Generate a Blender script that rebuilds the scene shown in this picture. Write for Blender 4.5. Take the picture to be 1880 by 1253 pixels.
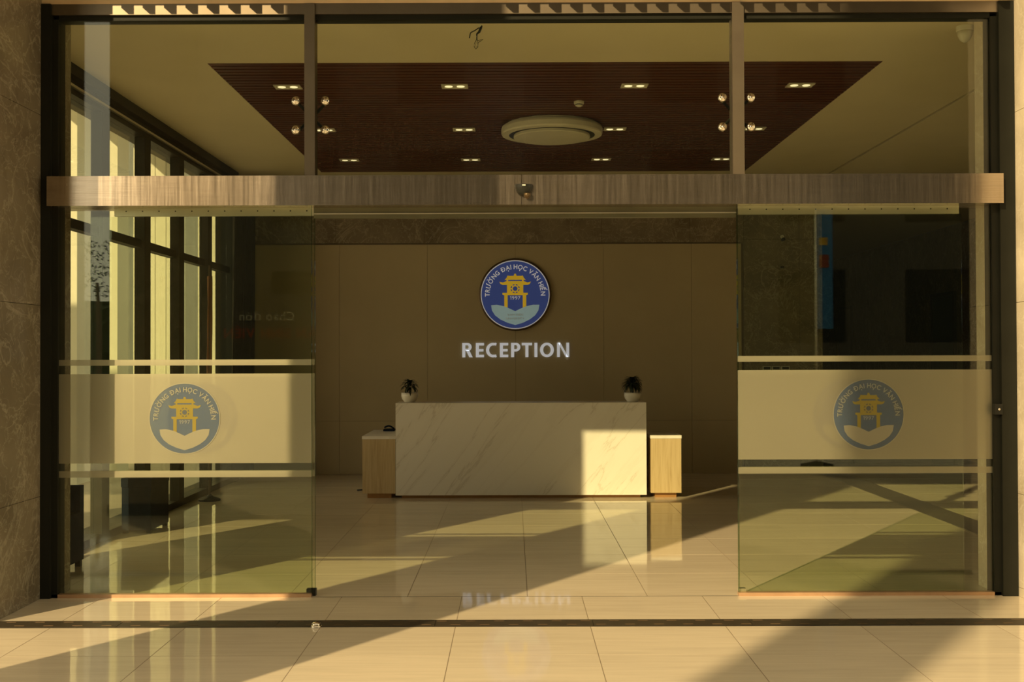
import bpy, bmesh, math, random
from mathutils import Vector, Matrix
R = math.radians
random.seed(7)
S = bpy.context.scene
C = S.collection
for o in list(bpy.data.objects): bpy.data.objects.remove(o)

# ------------------------------------------------------------------ camera, sky, sun, exposure
cam = bpy.data.objects.new('camera', bpy.data.cameras.new('camera'))
C.objects.link(cam)
cam.data.sensor_width = 36.0
cam.data.lens = 40.0
cam.data.clip_start = 0.05; cam.data.clip_end = 300
cam.location = (0, -7.614, 1.611)
cam.rotation_mode = 'QUATERNION'
cam.rotation_quaternion = (Matrix.Rotation(R(0.055), 3, 'Z') @ Matrix.Rotation(R(90.70), 3, 'X') @ Matrix.Rotation(R(-0.18), 3, 'Z')).to_quaternion()
S.camera = cam

W = bpy.data.worlds.new('sky'); S.world = W; W.use_nodes = True
wn, wl = W.node_tree.nodes, W.node_tree.links
bg = wn['Background']
bg.inputs['Color'].default_value = (1.0, 0.89, 0.62, 1)
bg.inputs['Strength'].default_value = 1.9

sun = bpy.data.objects.new('sun', bpy.data.lights.new('sun', 'SUN')); C.objects.link(sun)
sun.data.energy = 6.3
sun.data.color = (1.0, 0.76, 0.41)
sun.data.angle = R(0.53)
SUN_DIR = Vector((0.667, 1.0, -0.60))
sun.rotation_euler = SUN_DIR.to_track_quat('-Z', 'Y').to_euler()
sun.location = (-12, -18, 14)

vs = S.view_settings
vs.view_transform = 'Standard'; vs.look = 'None'; vs.exposure = 0.0; vs.gamma = 1.0; vs.use_curve_mapping = False
S.cycles.transparent_max_bounces = 32
S.cycles.max_bounces = 14
S.cycles.diffuse_bounces = 6
S.cycles.glossy_bounces = 6
S.cycles.caustics_reflective = True
S.cycles.caustics_refractive = False
S.cycles.sample_clamp_indirect = 6.0

# ------------------------------------------------------------------ helpers
WL = {}                                     # world location of every object's origin

def link(o, parent=None, loc=(0, 0, 0)):
    C.objects.link(o)
    loc = Vector(loc)
    WL[o] = loc
    if parent:
        o.parent = parent
        o.location = loc - WL[parent]
    else:
        o.location = loc
    return o

def tag(o, label=None, cat=None, group=None, kind=None):
    if label: o['label'] = label
    if cat: o['category'] = cat
    if group: o['group'] = group
    if kind: o['kind'] = kind
    return o

def thing(name, loc, label, cat, group=None, kind=None):
    o = link(bpy.data.objects.new(name, None), None, loc)
    o.empty_display_size = 0.1
    return tag(o, label, cat, group, kind)

def struct(name, loc, label=None):
    o = link(bpy.data.objects.new(name, None), None, loc)
    o.empty_display_size = 0.1
    return tag(o, label, None, None, 'structure')

def obj(name, bm, mat, parent=None, smooth=False, bevel=0, seg=2):
    """bmesh in world coordinates -> one mesh object whose origin is its bottom centre"""
    if bevel:
        es = [e for e in bm.edges if len(e.link_faces) == 2 and e.calc_face_angle(0) > 0.6]
        bmesh.ops.bevel(bm, geom=es, offset=bevel, segments=seg, profile=0.5, affect='EDGES')
    me = bpy.data.meshes.new(name)
    vs_ = [v.co for v in bm.verts]
    lo = Vector((min(v[i] for v in vs_) for i in range(3)))
    hi = Vector((max(v[i] for v in vs_) for i in range(3)))
    org = Vector(((lo.x + hi.x) / 2, (lo.y + hi.y) / 2, lo.z))
    for v in bm.verts: v.co -= org
    bm.normal_update()
    bm.to_mesh(me); bm.free()
    if smooth:
        for p in me.polygons: p.use_smooth = True
    if mat: me.materials.append(M[mat] if isinstance(mat, str) else mat)
    return link(bpy.data.objects.new(name, me), parent, org)

def bx(x0, x1, y0, y1, z0, z1, bm=None):
    bm = bm or bmesh.new()
    v = [bm.verts.new((x, y, z)) for z in (z0, z1) for y in (y0, y1) for x in (x0, x1)]
    for f in ((0, 2, 3, 1), (4, 5, 7, 6), (0, 1, 5, 4), (2, 6, 7, 3), (0, 4, 6, 2), (1, 3, 7, 5)):
        bm.faces.new([v[i] for i in f])
    return bm

def box(name, x0, x1, y0, y1, z0, z1, mat, parent=None, bevel=0, seg=2):
    return obj(name, bx(x0, x1, y0, y1, z0, z1), mat, parent, bevel=bevel, seg=seg)

def lathe(prof, cx, cy, n=32, axis='Z', bm=None, cz=0):
    """prof: (r, h) list; axis Z: around vertical at cx,cy; axis Y: around Y line at x=cx,z=cz, h along Y"""
    bm = bm or bmesh.new()
    rings = []
    for r, h in prof:
        ring = []
        for i in range(n):
            a = 2 * math.pi * i / n
            c, s = r * math.cos(a), r * math.sin(a)
            p = (cx + c, cy + s, h) if axis == 'Z' else (cx + c, h, cz + s)
            ring.append(bm.verts.new(p))
        rings.append(ring)
    for a, b in zip(rings, rings[1:]):
        for i in range(n):
            bm.faces.new((a[i], a[(i + 1) % n], b[(i + 1) % n], b[i]))
    bm.faces.new(list(reversed(rings[0]))); bm.faces.new(rings[-1])
    bmesh.ops.recalc_face_normals(bm, faces=bm.faces)
    return bm

def tube(pts, rad, n=8, bm=None):
    bm = bm or bmesh.new()
    pts = [Vector(p) for p in pts]
    rads = rad if isinstance(rad, (list, tuple)) else [rad] * len(pts)
    rings = []
    for i, p in enumerate(pts):
        t = (pts[min(i + 1, len(pts) - 1)] - pts[max(i - 1, 0)]).normalized()
        u = t.cross(Vector((0, 0, 1)))
        if u.length < 0.05: u = t.cross(Vector((0, 1, 0)))
        u.normalize(); w = t.cross(u)
        rings.append([bm.verts.new(p + (u * math.cos(2 * math.pi * k / n) + w * math.sin(2 * math.pi * k / n)) * rads[i]) for k in range(n)])
    for a, b in zip(rings, rings[1:]):
        for k in range(n):
            bm.faces.new((a[k], a[(k + 1) % n], b[(k + 1) % n], b[k]))
    bm.faces.new(list(reversed(rings[0]))); bm.faces.new(rings[-1])
    bmesh.ops.recalc_face_normals(bm, faces=bm.faces)
    return bm

def copy_tree(o, delta, parent=None):
    c = o.copy()
    link(c, parent, WL[o] + Vector(delta))
    for ch in list(o.children): copy_tree(ch, delta, c)
    return c

# ------------------------------------------------------------------ materials
M = {}

class NT:
    def __init__(s, name):
        s.m = bpy.data.materials.new(name); s.m.use_nodes = True; M[name] = s.m
        s.n, s.l = s.m.node_tree.nodes, s.m.node_tree.links
        s.b = s.n['Principled BSDF']; s.out = s.n['Material Output']
    def new(s, t, **kw):
        x = s.n.new(t)
        for k, v in kw.items():
            if k in x.inputs: x.inputs[k].default_value = v
            else: setattr(x, k, v)
        return x
    def pos(s, scale=(1, 1, 1), rot=(0, 0, 0), local=False):
        g = s.new('ShaderNodeTexCoord') if local else s.new('ShaderNodeNewGeometry')
        mp = s.new('ShaderNodeMapping')
        mp.inputs['Scale'].default_value = scale; mp.inputs['Rotation'].default_value = rot
        s.l.new(g.outputs['Object' if local else 'Position'], mp.inputs['Vector'])
        return mp.outputs['Vector']
    def noise(s, vec, scale, detail=4, rough=0.55, dist=0.0):
        x = s.new('ShaderNodeTexNoise')
        x.inputs['Scale'].default_value = scale; x.inputs['Detail'].default_value = detail
        x.inputs['Roughness'].default_value = rough; x.inputs['Distortion'].default_value = dist
        s.l.new(vec, x.inputs['Vector']); return x.outputs['Fac']
    def ramp(s, fac, stops):
        x = s.new('ShaderNodeValToRGB'); e = x.color_ramp.elements
        while len(e) < len(stops): e.new(0.5)
        for el, (p, c) in zip(e, stops):
            el.position = p; el.color = (*c, 1) if len(c) == 3 else c
        s.l.new(fac, x.inputs['Fac']); return x.outputs['Color']
    def math(s, op, a, b=None, c=None):
        x = s.new('ShaderNodeMath', operation=op)
        for i, v in enumerate((a, b, c)):
            if v is None: continue
            if isinstance(v, (int, float)): x.inputs[i].default_value = v
            else: s.l.new(v, x.inputs[i])
        return x.outputs[0]
    def mix(s, fac, a, b, blend='MIX'):
        x = s.new('ShaderNodeMix', data_type='RGBA', blend_type=blend)
        for i, v in ((0, fac), (6, a), (7, b)):
            if isinstance(v, (int, float)): x.inputs[i].default_value = v
            elif isinstance(v, tuple): x.inputs[i].default_value = (*v, 1)
            else: s.l.new(v, x.inputs[i])
        return x.outputs[2]
    def bump(s, h, strength, dist=0.01):
        x = s.new('ShaderNodeBump'); x.inputs['Strength'].default_value = strength; x.inputs['Distance'].default_value = dist
        s.l.new(h, x.inputs['Height']); s.l.new(x.outputs['Normal'], s.b.inputs['Normal'])
    def set(s, **kw):
        for k, v in kw.items():
            k = k.replace('_', ' ')
            if isinstance(v, (int, float)): s.b.inputs[k].default_value = v
            elif isinstance(v, tuple): s.b.inputs[k].default_value = (*v, 1)
            else: s.l.new(v, s.b.inputs[k])
        return s

def plain(name, col, rough=0.5, metal=0.0, var=0.12, scale=6.0, spec=0.5):
    t = NT(name)
    n = t.noise(t.pos(), scale, 5)
    c = t.ramp(n, [(0.3, tuple(x * (1 - var) for x in col)), (0.7, tuple(min(1, x * (1 + var)) for x in col))])
    t.set(Base_Color=c, Roughness=rough, Metallic=metal)
    t.b.inputs['Specular IOR Level'].default_value = spec
    return t

# polished cream floor tiles, faint streaks along x
def floor_tile(name, base):
    t = NT(name)
    n1 = t.noise(t.pos((1.0, 14, 1)), 1.6, 6, 0.6, 0.4)
    n2 = t.noise(t.pos((0.5, 3.0, 1)), 1.2, 4)
    c = t.ramp(n1, [(0.3, tuple(x * 0.88 for x in base)), (0.55, base), (0.75, tuple(min(1, x * 1.05) for x in base))])
    c2 = t.mix(0.25, c, t.ramp(n2, [(0.35, tuple(x * 0.85 for x in base)), (0.65, tuple(min(1, x * 1.08) for x in base))]))
    oi = t.new('ShaderNodeObjectInfo')
    v = t.math('MULTIPLY_ADD', oi.outputs['Random'], 0.06, 0.95)
    g = t.new('ShaderNodeCombineColor'); [t.l.new(v, g.inputs[i]) for i in range(3)]
    c3 = t.mix(1.0, c2, g.outputs[0], 'MULTIPLY')
    dirt = t.noise(t.pos((3, 3, 1)), 3.0, 8, 0.7)
    rg = t.math('MULTIPLY_ADD', dirt, 0.09, 0.0)
    t.set(Base_Color=c3, Roughness=rg)
    t.b.inputs['IOR'].default_value = 1.55
    t.bump(t.noise(t.pos((1, 1, 1)), 2.4, 1), 0.05, 0.02)
floor_tile('tile', (0.66, 0.56, 0.40))
plain('grout', (0.20, 0.15, 0.09), 0.8)

def marble(name, dark, mid, light, rough, vein=0.5, scale=1.0):
    t = NT(name)
    p = t.pos()
    n = t.noise(p, 1.7 * scale, 8, 0.62, 0.6)
    c = t.ramp(n, [(0.28, dark), (0.5, mid), (0.72, tuple(x * 1.25 for x in mid))])
    for sc, w in ((1.3, 0.012), (2.9, 0.010), (5.5, 0.014)):
        v = t.math('ABSOLUTE', t.math('SUBTRACT', t.noise(t.pos(rot=(0.6, 0.4 * sc, 0.9)), sc * scale, 5, 0.55, 1.2), 0.5))
        k = t.math('LESS_THAN', v, w * 0.5)
        soft = t.math('MAXIMUM', t.math('SUBTRACT', 1.0, t.math('DIVIDE', v, w)), 0.0)
        c = t.mix(t.math('MULTIPLY', soft, vein), c, light)
    t.set(Base_Color=c, Roughness=rough)
    return t
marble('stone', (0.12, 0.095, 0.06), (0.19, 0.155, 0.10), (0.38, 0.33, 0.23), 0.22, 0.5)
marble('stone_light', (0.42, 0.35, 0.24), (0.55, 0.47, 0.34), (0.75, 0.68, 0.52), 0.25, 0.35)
marble('dark_stone', (0.025, 0.02, 0.015), (0.045, 0.036, 0.026), (0.16, 0.13, 0.09), 0.3, 0.4)

# white desk marble with diagonal grey-brown veins
t = NT('desk_marble')
p = t.pos((1, 1, 1), (0, R(52), 0))
st = t.new('ShaderNodeMapping'); st.inputs['Scale'].default_value = (0.35, 1, 2.6); t.l.new(p, st.inputs['Vector'])
v = t.math('ABSOLUTE', t.math('SUBTRACT', t.noise(st.outputs[0], 1.5, 6, 0.6, 0.5), 0.5))
soft = t.math('MAXIMUM', t.math('SUBTRACT', 1.0, t.math('DIVIDE', v, 0.014)), 0.0)
msk = t.math('GREATER_THAN', t.noise(st.outputs[0], 0.8, 2), 0.46)
wide = t.math('MAXIMUM', t.math('SUBTRACT', 1.0, t.math('DIVIDE', v, 0.06)), 0.0)
c = t.mix(t.math('MULTIPLY', soft, t.math('MULTIPLY', msk, 0.34)), (0.80, 0.76, 0.66), (0.40, 0.34, 0.24))
c = t.mix(t.math('MULTIPLY', wide, 0.10), c, (0.5, 0.43, 0.32))
t.set(Base_Color=c, Roughness=0.28)

# pale oak, vertical grain
t = NT('oak')
g = t.noise(t.pos((14, 14, 0.7)), 3.0, 7, 0.62, 0.5)
c = t.ramp(g, [(0.25, (0.38, 0.27, 0.12)), (0.5, (0.51, 0.385, 0.20)), (0.75, (0.57, 0.44, 0.24))])
t.set(Base_Color=c, Roughness=0.42)
t.bump(g, 0.15, 0.002)
plain('copper_kick', (0.42, 0.22, 0.08), 0.35, 0.3)
plain('white_top', (0.74, 0.70, 0.60), 0.3)

# dark red-brown slats of the ceiling
t = NT('slat_wood')
g = t.noise(t.pos((0.8, 12, 12)), 3.0, 6, 0.6, 0.3)
c = t.ramp(g, [(0.25, (0.060, 0.012, 0.003)), (0.6, (0.098, 0.021, 0.005)), (0.85, (0.13, 0.034, 0.009))])
t.set(Base_Color=c, Roughness=0.45)
plain('slat_back', (0.02, 0.008, 0.004), 0.8)

plain('ceiling_paint', (0.66, 0.58, 0.40), 0.8, var=0.03, scale=2)
plain('wall_panel', (0.42, 0.345, 0.19), 0.55, var=0.04, scale=1.5)
plain('panel_joint', (0.16, 0.12, 0.07), 0.7)
plain('frame_metal', (0.21, 0.17, 0.12), 0.44, 1.0, var=0.06)
plain('dark_frame', (0.015, 0.015, 0.010), 0.5, 0.0, var=0.1, spec=0.12)
plain('grate_metal', (0.055, 0.042, 0.024), 0.45, 0.3)
plain('slot_metal', (0.16, 0.10, 0.05), 0.4, 0.3)
plain('black_plastic', (0.016, 0.016, 0.012), 0.35, spec=0.25)
plain('chrome', (0.75, 0.70, 0.60), 0.12, 1.0, var=0.04)
plain('aluminium', (0.62, 0.58, 0.46), 0.3, 0.75, var=0.05)
plain('track_green', (0.10, 0.095, 0.05), 0.35)
plain('copper_rail', (0.60, 0.38, 0.22), 0.35, 0.6)
plain('white_plastic', (0.68, 0.64, 0.52), 0.4, var=0.04)
plain('pot_white', (0.72, 0.68, 0.56), 0.3, var=0.03)
plain('soil', (0.05, 0.035, 0.02), 0.9)
plain('leaf', (0.018, 0.028, 0.012), 0.5, var=0.35, scale=30)
plain('blue_fabric', (0.010, 0.016, 0.030), 0.8, var=0.2, scale=60, spec=0.1)
plain('cream_wall', (0.74, 0.71, 0.55), 0.7, var=0.03)
plain('grey_wall', (0.34, 0.32, 0.24), 0.7, var=0.1, scale=1)
plain('canopy_paint', (0.40, 0.33, 0.22), 0.7, var=0.05)
plain('lintel_paint', (0.62, 0.44, 0.25), 0.6, var=0.08)
plain('paving', (0.42, 0.36, 0.27), 0.6, var=0.12, scale=2)
plain('dark_building', (0.04, 0.034, 0.022), 0.8, var=0.15, scale=0.6)
plain('hedge_leaf', (0.03, 0.05, 0.018), 0.8, var=0.5, scale=12)
plain('bark', (0.10, 0.07, 0.04), 0.9, var=0.3, scale=12)
plain('orange_cloth', (0.20, 0.075, 0.012), 0.7, var=0.25, scale=8)
plain('dark_cloth', (0.045, 0.036, 0.02), 0.85, var=0.2, scale=10)
plain('blue_banner', (0.02, 0.13, 0.32), 0.6, var=0.1)
plain('red_print', (0.20, 0.035, 0.015), 0.6)
plain('amber_print', (0.45, 0.28, 0.02), 0.6)
plain('pale_print', (0.60, 0.58, 0.50), 0.6)
plain('board_face', (0.035, 0.033, 0.025), 0.6)
plain('door_blue', (0.015, 0.05, 0.07), 0.5)
plain('door_brown', (0.05, 0.028, 0.012), 0.5)
plain('emblem_blue', (0.035, 0.06, 0.21), 0.35, var=0.04)
plain('emblem_yellow', (0.80, 0.52, 0.03), 0.4, var=0.04)
plain('emblem_leaf', (0.38, 0.56, 0.58), 0.4, var=0.04)
plain('emblem_white', (0.72, 0.72, 0.72), 0.4, var=0.03)
plain('bronze_edge', (0.10, 0.065, 0.03), 0.35, 0.5)
plain('letter_face', (0.80, 0.82, 0.84), 0.28, 0.45, var=0.04)

# brushed steel header with drip streaks
t = NT('steel')
s1 = t.noise(t.pos((1.2, 1, 60)), 4.0, 5)
s2 = t.noise(t.pos((26, 1, 0.8)), 2.0, 4, 0.7)
c = t.mix(0.35, t.ramp(s1, [(0.3, (0.56, 0.46, 0.36)), (0.7, (0.72, 0.61, 0.48))]),
          t.ramp(s2, [(0.35, (0.38, 0.31, 0.23)), (0.62, (0.55, 0.46, 0.36)), (0.75, (0.72, 0.64, 0.52))]))
t.set(Base_Color=c, Metallic=1.0, Roughness=t.math('MULTIPLY_ADD', s2, 0.16, 0.15))

def glass(name, tint, ior=1.5, rough=0.0):
    t = NT(name); t.n.remove(t.b)
    geo = t.new('ShaderNodeNewGeometry')
    i = t.math('ADD', t.math('MULTIPLY', geo.outputs['Backfacing'], 1 / ior - ior), ior)
    fr = t.new('ShaderNodeFresnel'); t.l.new(i, fr.inputs['IOR'])
    tr = t.new('ShaderNodeBsdfTransparent'); tr.inputs['Color'].default_value = (*tint, 1)
    gl = t.new('ShaderNodeBsdfGlossy'); gl.inputs['Roughness'].default_value = rough
    mx = t.new('ShaderNodeMixShader')
    t.l.new(fr.outputs[0], mx.inputs[0]); t.l.new(tr.outputs[0], mx.inputs[1]); t.l.new(gl.outputs[0], mx.inputs[2])
    t.l.new(mx.outputs[0], t.out.inputs['Surface'])
glass('glass', (0.93, 0.955, 0.885))
glass('glass_clear', (0.97, 0.97, 0.95))
glass('glass_edge', (0.55, 0.68, 0.5))

def film(name, col, clear, diff, trans, gloss, rough=0.45):
    """thin printed or frosted film: shares of clear, back-scattering, forward-scattering and satin reflection"""
    t = NT(name); t.n.remove(t.b)
    n = t.noise(t.pos(), 3, 3)
    cn = t.ramp(n, [(0.3, tuple(x * 0.97 for x in col)), (0.7, col)])
    d = t.new('ShaderNodeBsdfDiffuse'); tl = t.new('ShaderNodeBsdfTranslucent'); tr = t.new('ShaderNodeBsdfTransparent'); g = t.new('ShaderNodeBsdfGlossy')
    g.inputs['Roughness'].default_value = rough
    for x in (d, tl, g): t.l.new(cn, x.inputs['Color'])
    def mx(f, p, q):
        m = t.new('ShaderNodeMixShader'); m.inputs[0].default_value = f
        t.l.new(p.outputs[0], m.inputs[1]); t.l.new(q.outputs[0], m.inputs[2]); return m
    a = mx(trans / (diff + trans), d, tl)
    b_ = mx(gloss / (diff + trans + gloss), a, g)
    c_ = mx(1 - clear, tr, b_)
    t.l.new(c_.outputs[0], t.out.inputs['Surface'])
film('frost', (0.45, 0.42, 0.29), 0.33, 0.15, 0.14, 0.38)
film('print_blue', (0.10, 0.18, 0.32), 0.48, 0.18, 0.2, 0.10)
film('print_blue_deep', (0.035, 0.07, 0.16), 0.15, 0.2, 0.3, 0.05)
film('print_yellow', (0.62, 0.47, 0.05), 0.45, 0.2, 0.2, 0.15)
film('print_pale', (0.46, 0.43, 0.29), 0.2, 0.24, 0.2, 0.30)

def emis(name, col, st):
    t = NT(name)
    t.set(Base_Color=col, Emission_Color=col); t.b.inputs['Emission Strength'].default_value = st
emis('lamp_glow', (1.0, 0.86, 0.52), 1.0)
# added glow brightens the emblem, taken for a light box, and the silver letters
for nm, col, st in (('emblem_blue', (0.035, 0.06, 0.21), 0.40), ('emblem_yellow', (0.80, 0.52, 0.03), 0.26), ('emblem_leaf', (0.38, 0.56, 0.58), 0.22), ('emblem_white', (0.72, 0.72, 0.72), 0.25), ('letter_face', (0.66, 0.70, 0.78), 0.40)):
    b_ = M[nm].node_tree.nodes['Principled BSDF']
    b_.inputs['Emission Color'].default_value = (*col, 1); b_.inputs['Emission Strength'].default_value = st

# ------------------------------------------------------------------ lettering
_cache = {}
def glyph(ch, bold=0.0, depth=0.0):
    """vertices and faces of one character, bounding box normalised to its own size"""
    k = (ch, bold, depth)
    if k not in _cache:
        c = bpy.data.curves.new('glyph', 'FONT'); c.body = ch; c.size = 1.0; c.offset = bold; c.extrude = depth
        c.resolution_u = 3
        o = bpy.data.objects.new('glyph', c); C.objects.link(o)
        bpy.context.view_layer.update()
        ev = o.evaluated_get(bpy.context.evaluated_depsgraph_get()); me = ev.to_mesh()
        vs_ = [v.co.copy() for v in me.vertices]; fs = [tuple(p.vertices) for p in me.polygons]
        if ch == '1': 
            vs_ = []; fs = []
            b = 0.05 + bold
            for z in ((-depth, depth) if depth else (0,)):
                n0 = len(vs_)
                vs_ += [Vector(q + (z,)) for q in ((0.2 - b, 0), (0.2 + b, 0), (0.2 + b, 0.69), (0.2 - b * 0.6, 0.69), (0.0, 0.56), (0.0, 0.47), (0.2 - b, 0.55))]
                fs += [(n0, n0 + 1, n0 + 2, n0 + 6), (n0 + 6, n0 + 2, n0 + 3), (n0 + 6, n0 + 3, n0 + 4, n0 + 5)]
        ev.to_mesh_clear(); bpy.data.objects.remove(o); bpy.data.curves.remove(c)
        _cache[k] = (vs_, fs)
    return _cache[k]

MARKS = {'Ư': ('U', 'h'), 'Ờ': ('O', 'hg'), 'Đ': ('D', '-'), 'Ạ': ('A', '.'), 'Ọ': ('O', '.'), 'Ă': ('A', 'b'), 'Ế': ('E', 'ca'), 'Â': ('A', 'c'), 'Ê': ('E', 'c')}
_plain_glyph = glyph
def glyph(ch, bold=0.0, depth=0.0):
    if ch not in MARKS: return _plain_glyph(ch, bold, depth)
    base, marks = MARKS[ch]
    vs_, fs = _plain_glyph(base, bold, depth)
    vs_ = [v.copy() for v in vs_]; fs = list(fs)
    x0, x1 = min(v.x for v in vs_), max(v.x for v in vs_); xm = (x0 + x1) / 2
    def quad(*p):
        n0 = len(vs_); vs_.extend(Vector((q[0], q[1], 0)) for q in p); fs.append(tuple(range(n0, n0 + len(p))))
    for m in marks:
        if m == 'h': quad((x1 - 0.07, 0.60), (x1 + 0.09, 0.68), (x1 + 0.12, 0.82), (x1 + 0.02, 0.82), (x1 + 0.0, 0.72), (x1 - 0.09, 0.68))
        if m == 'g': quad((xm - 0.18, 0.94), (xm - 0.06, 0.94), (xm + 0.10, 0.77), (xm + 0.0, 0.77))
        if m == '-': quad((x0 - 0.09, 0.31), (x0 + 0.26, 0.31), (x0 + 0.26, 0.40), (x0 - 0.09, 0.40))
        if m == '.': quad((xm - 0.06, -0.22), (xm + 0.06, -0.22), (xm + 0.06, -0.10), (xm - 0.06, -0.10))
        if m == 'b':
            quad((xm - 0.20, 0.92), (xm - 0.11, 0.92), (xm - 0.06, 0.85), (xm - 0.12, 0.78)); quad((xm - 0.12, 0.78), (xm - 0.06, 0.85), (xm + 0.06, 0.85), (xm + 0.12, 0.78))
            quad((xm + 0.12, 0.78), (xm + 0.06, 0.85), (xm + 0.11, 0.92), (xm + 0.20, 0.92))
        if m == 'c':
            quad((xm - 0.22, 0.75), (xm - 0.11, 0.75), (xm, 0.83), (xm, 0.92)); quad((xm, 0.83), (xm + 0.11, 0.75), (xm + 0.22, 0.75), (xm, 0.92))
        if m == 'a': quad((xm + 0.10, 0.88), (xm + 0.18, 0.88), (xm + 0.32, 1.06), (xm + 0.20, 1.06))
    return vs_, fs

def add_glyph(bm, ch, fn, bold=0.0, depth=0.0):
    vs_, fs = glyph(ch, bold, depth)
    nv = [bm.verts.new(fn(v)) for v in vs_]
    for f in fs:
        try: bm.faces.new([nv[i] for i in f])
        except ValueError: pass

def adv(ch, bold=0.0):
    if ch == ' ': return 0.30
    vs_, _ = glyph(ch, bold)
    return max(v.x for v in vs_) - min(v.x for v in vs_) + 0.13

def line_text(bm, text, cx, y, z, h, face=-1, bold=0.02, width=None):
    """a line of text in an XZ plane; face -1 reads from -Y, +1 reads from +Y"""
    s = h / 0.69
    tot = sum(adv(c, bold) for c in text) - 0.13
    sx = (width / tot) if width else s
    x = -tot * sx / 2
    for c in text:
        if c != ' ':
            vs_, _ = glyph(c, bold); x0 = min(v.x for v in vs_)
            add_glyph(bm, c, lambda v, x=x, x0=x0: Vector((cx - face * (x + (v.x - x0) * sx), y, z + v.y * s)), bold)
        x += adv(c, bold) * sx
    return bm

def poly(bm, pts, fn):
    f = bm.faces.new([bm.verts.new(fn(p)) for p in pts])
    return f

# emblem drawing, measured in its own units: centre (608, 478), radius 362
GATE = [
    [(500, 327), (526, 300), (692, 300), (717, 327)], [(522, 300), (534, 280), (540, 286), (677, 286), (683, 280), (696, 300)],
    [(600, 264), (616, 264), (622, 286), (594, 286)],
    [(520, 327), (536, 327), (536, 342), (520, 342)], [(678, 327), (695, 327), (695, 342), (678, 342)],
    [(447, 346), (482, 354), (520, 340), (697, 340), (735, 354), (769, 346), (757, 370), (735, 379), (482, 379), (459, 370)],
    [(525, 379), (691, 379), (691, 461), (525, 461)],
    [(478, 460), (738, 460), (738, 478), (724, 484), (492, 484), (478, 478)],
    [(497, 484), (531, 484), (531, 612), (497, 598)], [(685, 484), (721, 484), (721, 598), (685, 612)]]
LEAF = [(362, 586), (420, 581), (500, 598), (560, 625), (608, 648), (656, 624), (716, 598), (790, 582), (855, 582), (845, 640),
        (812, 690), (760, 730), (690, 765), (608, 790), (526, 765), (456, 732), (402, 690), (370, 640)]

def disc(bm, r, fn, n=64, r_in=0):
    ring = [(608 + r * math.cos(2 * math.pi * i / n), 478 + r * math.sin(2 * math.pi * i / n)) for i in range(n)]
    if not r_in: poly(bm, ring, fn); return
    a = [bm.verts.new(fn(p)) for p in ring]
    b = [bm.verts.new(fn((608 + r_in * math.cos(2 * math.pi * i / n), 478 + r_in * math.sin(2 * math.pi * i / n)))) for i in range(n)]
    for i in range(n): bm.faces.new((a[i], a[(i + 1) % n], b[(i + 1) % n], b[i]))

def emblem(parent, cx, cz, y, rad, mats, plate=None, step=0.0015):
    """flat print layers of the round emblem facing -Y, under `parent`"""
    s = rad / 362.0
    def at(k): return lambda p: Vector((cx + (p[0] - 608) * s, y - k * step, cz - (p[1] - 478) * s))
    blue, yellow, pale, white, leaf_txt = mats
    bm = bmesh.new(); disc(bm, 346 if plate else 352, at(1)); d = obj('emblem_disc', bm, blue, parent)
    bm = bmesh.new(); disc(bm, 352, at(1.6), r_in=343); obj('emblem_ring', bm, white, d)
    bm = bmesh.new(); poly(bm, LEAF, at(1.6)); bmesh.ops.triangulate(bm, faces=bm.faces); obj('emblem_leaf', bm, pale, d)
    bm = bmesh.new()
    for g in GATE: poly(bm, g, at(2))
    bmesh.ops.triangulate(bm, faces=bm.faces); obj('emblem_gate', bm, yellow, d)
    bm = bmesh.new()
    for i in range(8):
        a = math.pi / 4 * i + math.pi / 8
        u, w = (math.cos(a), math.sin(a)), (-math.sin(a), math.cos(a))
        poly(bm, [(608 + u[0] * r + w[0] * q, 417 + u[1] * r + w[1] * q) for r, q in ((35, -7), (46, -12), (46, 12), (35, 7))], at(2.6))
    poly(bm, [(608 + 24 * math.cos(R(20 * i)), 417 + 24 * math.sin(R(20 * i))) for i in range(18)], at(2.6))
    obj('emblem_wheel', bm, blue, d)
    # circular lettering
    bm = bmesh.new(); txt = 'TRƯỜNG ĐẠI HỌC VĂN HIẾN'; bold = 0.0; hh = 46 / 0.69
    tot = sum(adv(c, bold) for c in txt) - 0.13
    a0, a1 = R(184), R(-2); r0 = 262
    x = 0
    for ch in txt:
        wd = adv(ch, bold)
        if ch != ' ':
            vs_, _ = glyph(ch, bold); x0 = min(v.x for v in vs_); mid = (max(v.x for v in vs_) - x0) / 2
            ang = a0 + (a1 - a0) * (x + mid) / tot
            def fn(v, ang=ang, x0=x0, mid=mid, k=2.2):
                lx = (v.x - x0 - mid) * hh * 0.92; ly = r0 + v.y * hh
                px = 608 + ly * math.cos(ang) + lx * math.sin(ang)
                py = 478 - (ly * math.sin(ang) - lx * math.cos(ang))
                return at(k)((px, py))
            for j, (ox, oy) in enumerate(((-0.022, 0), (0.022, 0), (0, 0.022), (0, -0.022))):
                add_glyph(bm, ch, lambda v: fn(v + Vector((ox, oy, 0)), k=2.2 + 0.2 * j), 0.0)
        x += wd
    obj('emblem_lettering', bm, white, d)
    bm = line_text(bmesh.new(), '1997', cx, y - 2.4 * step, cz - (530 - 478) * s, 36 * s, bold=0.0, width=106 * s)
    obj('emblem_year', bm, white, d)
    if leaf_txt:
        bm = line_text(bmesh.new(), 'VAN HIEN', cx, y - 2.4 * step, cz - (694 - 478) * s, 21 * s, bold=0.0, width=160 * s)
        line_text(bm, 'UNIVERSITY', cx, y - 2.4 * step, cz - (732 - 478) * s, 20 * s, bold=0.0, width=185 * s)
        obj('emblem_name', bm, leaf_txt, d)
    return d

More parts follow.
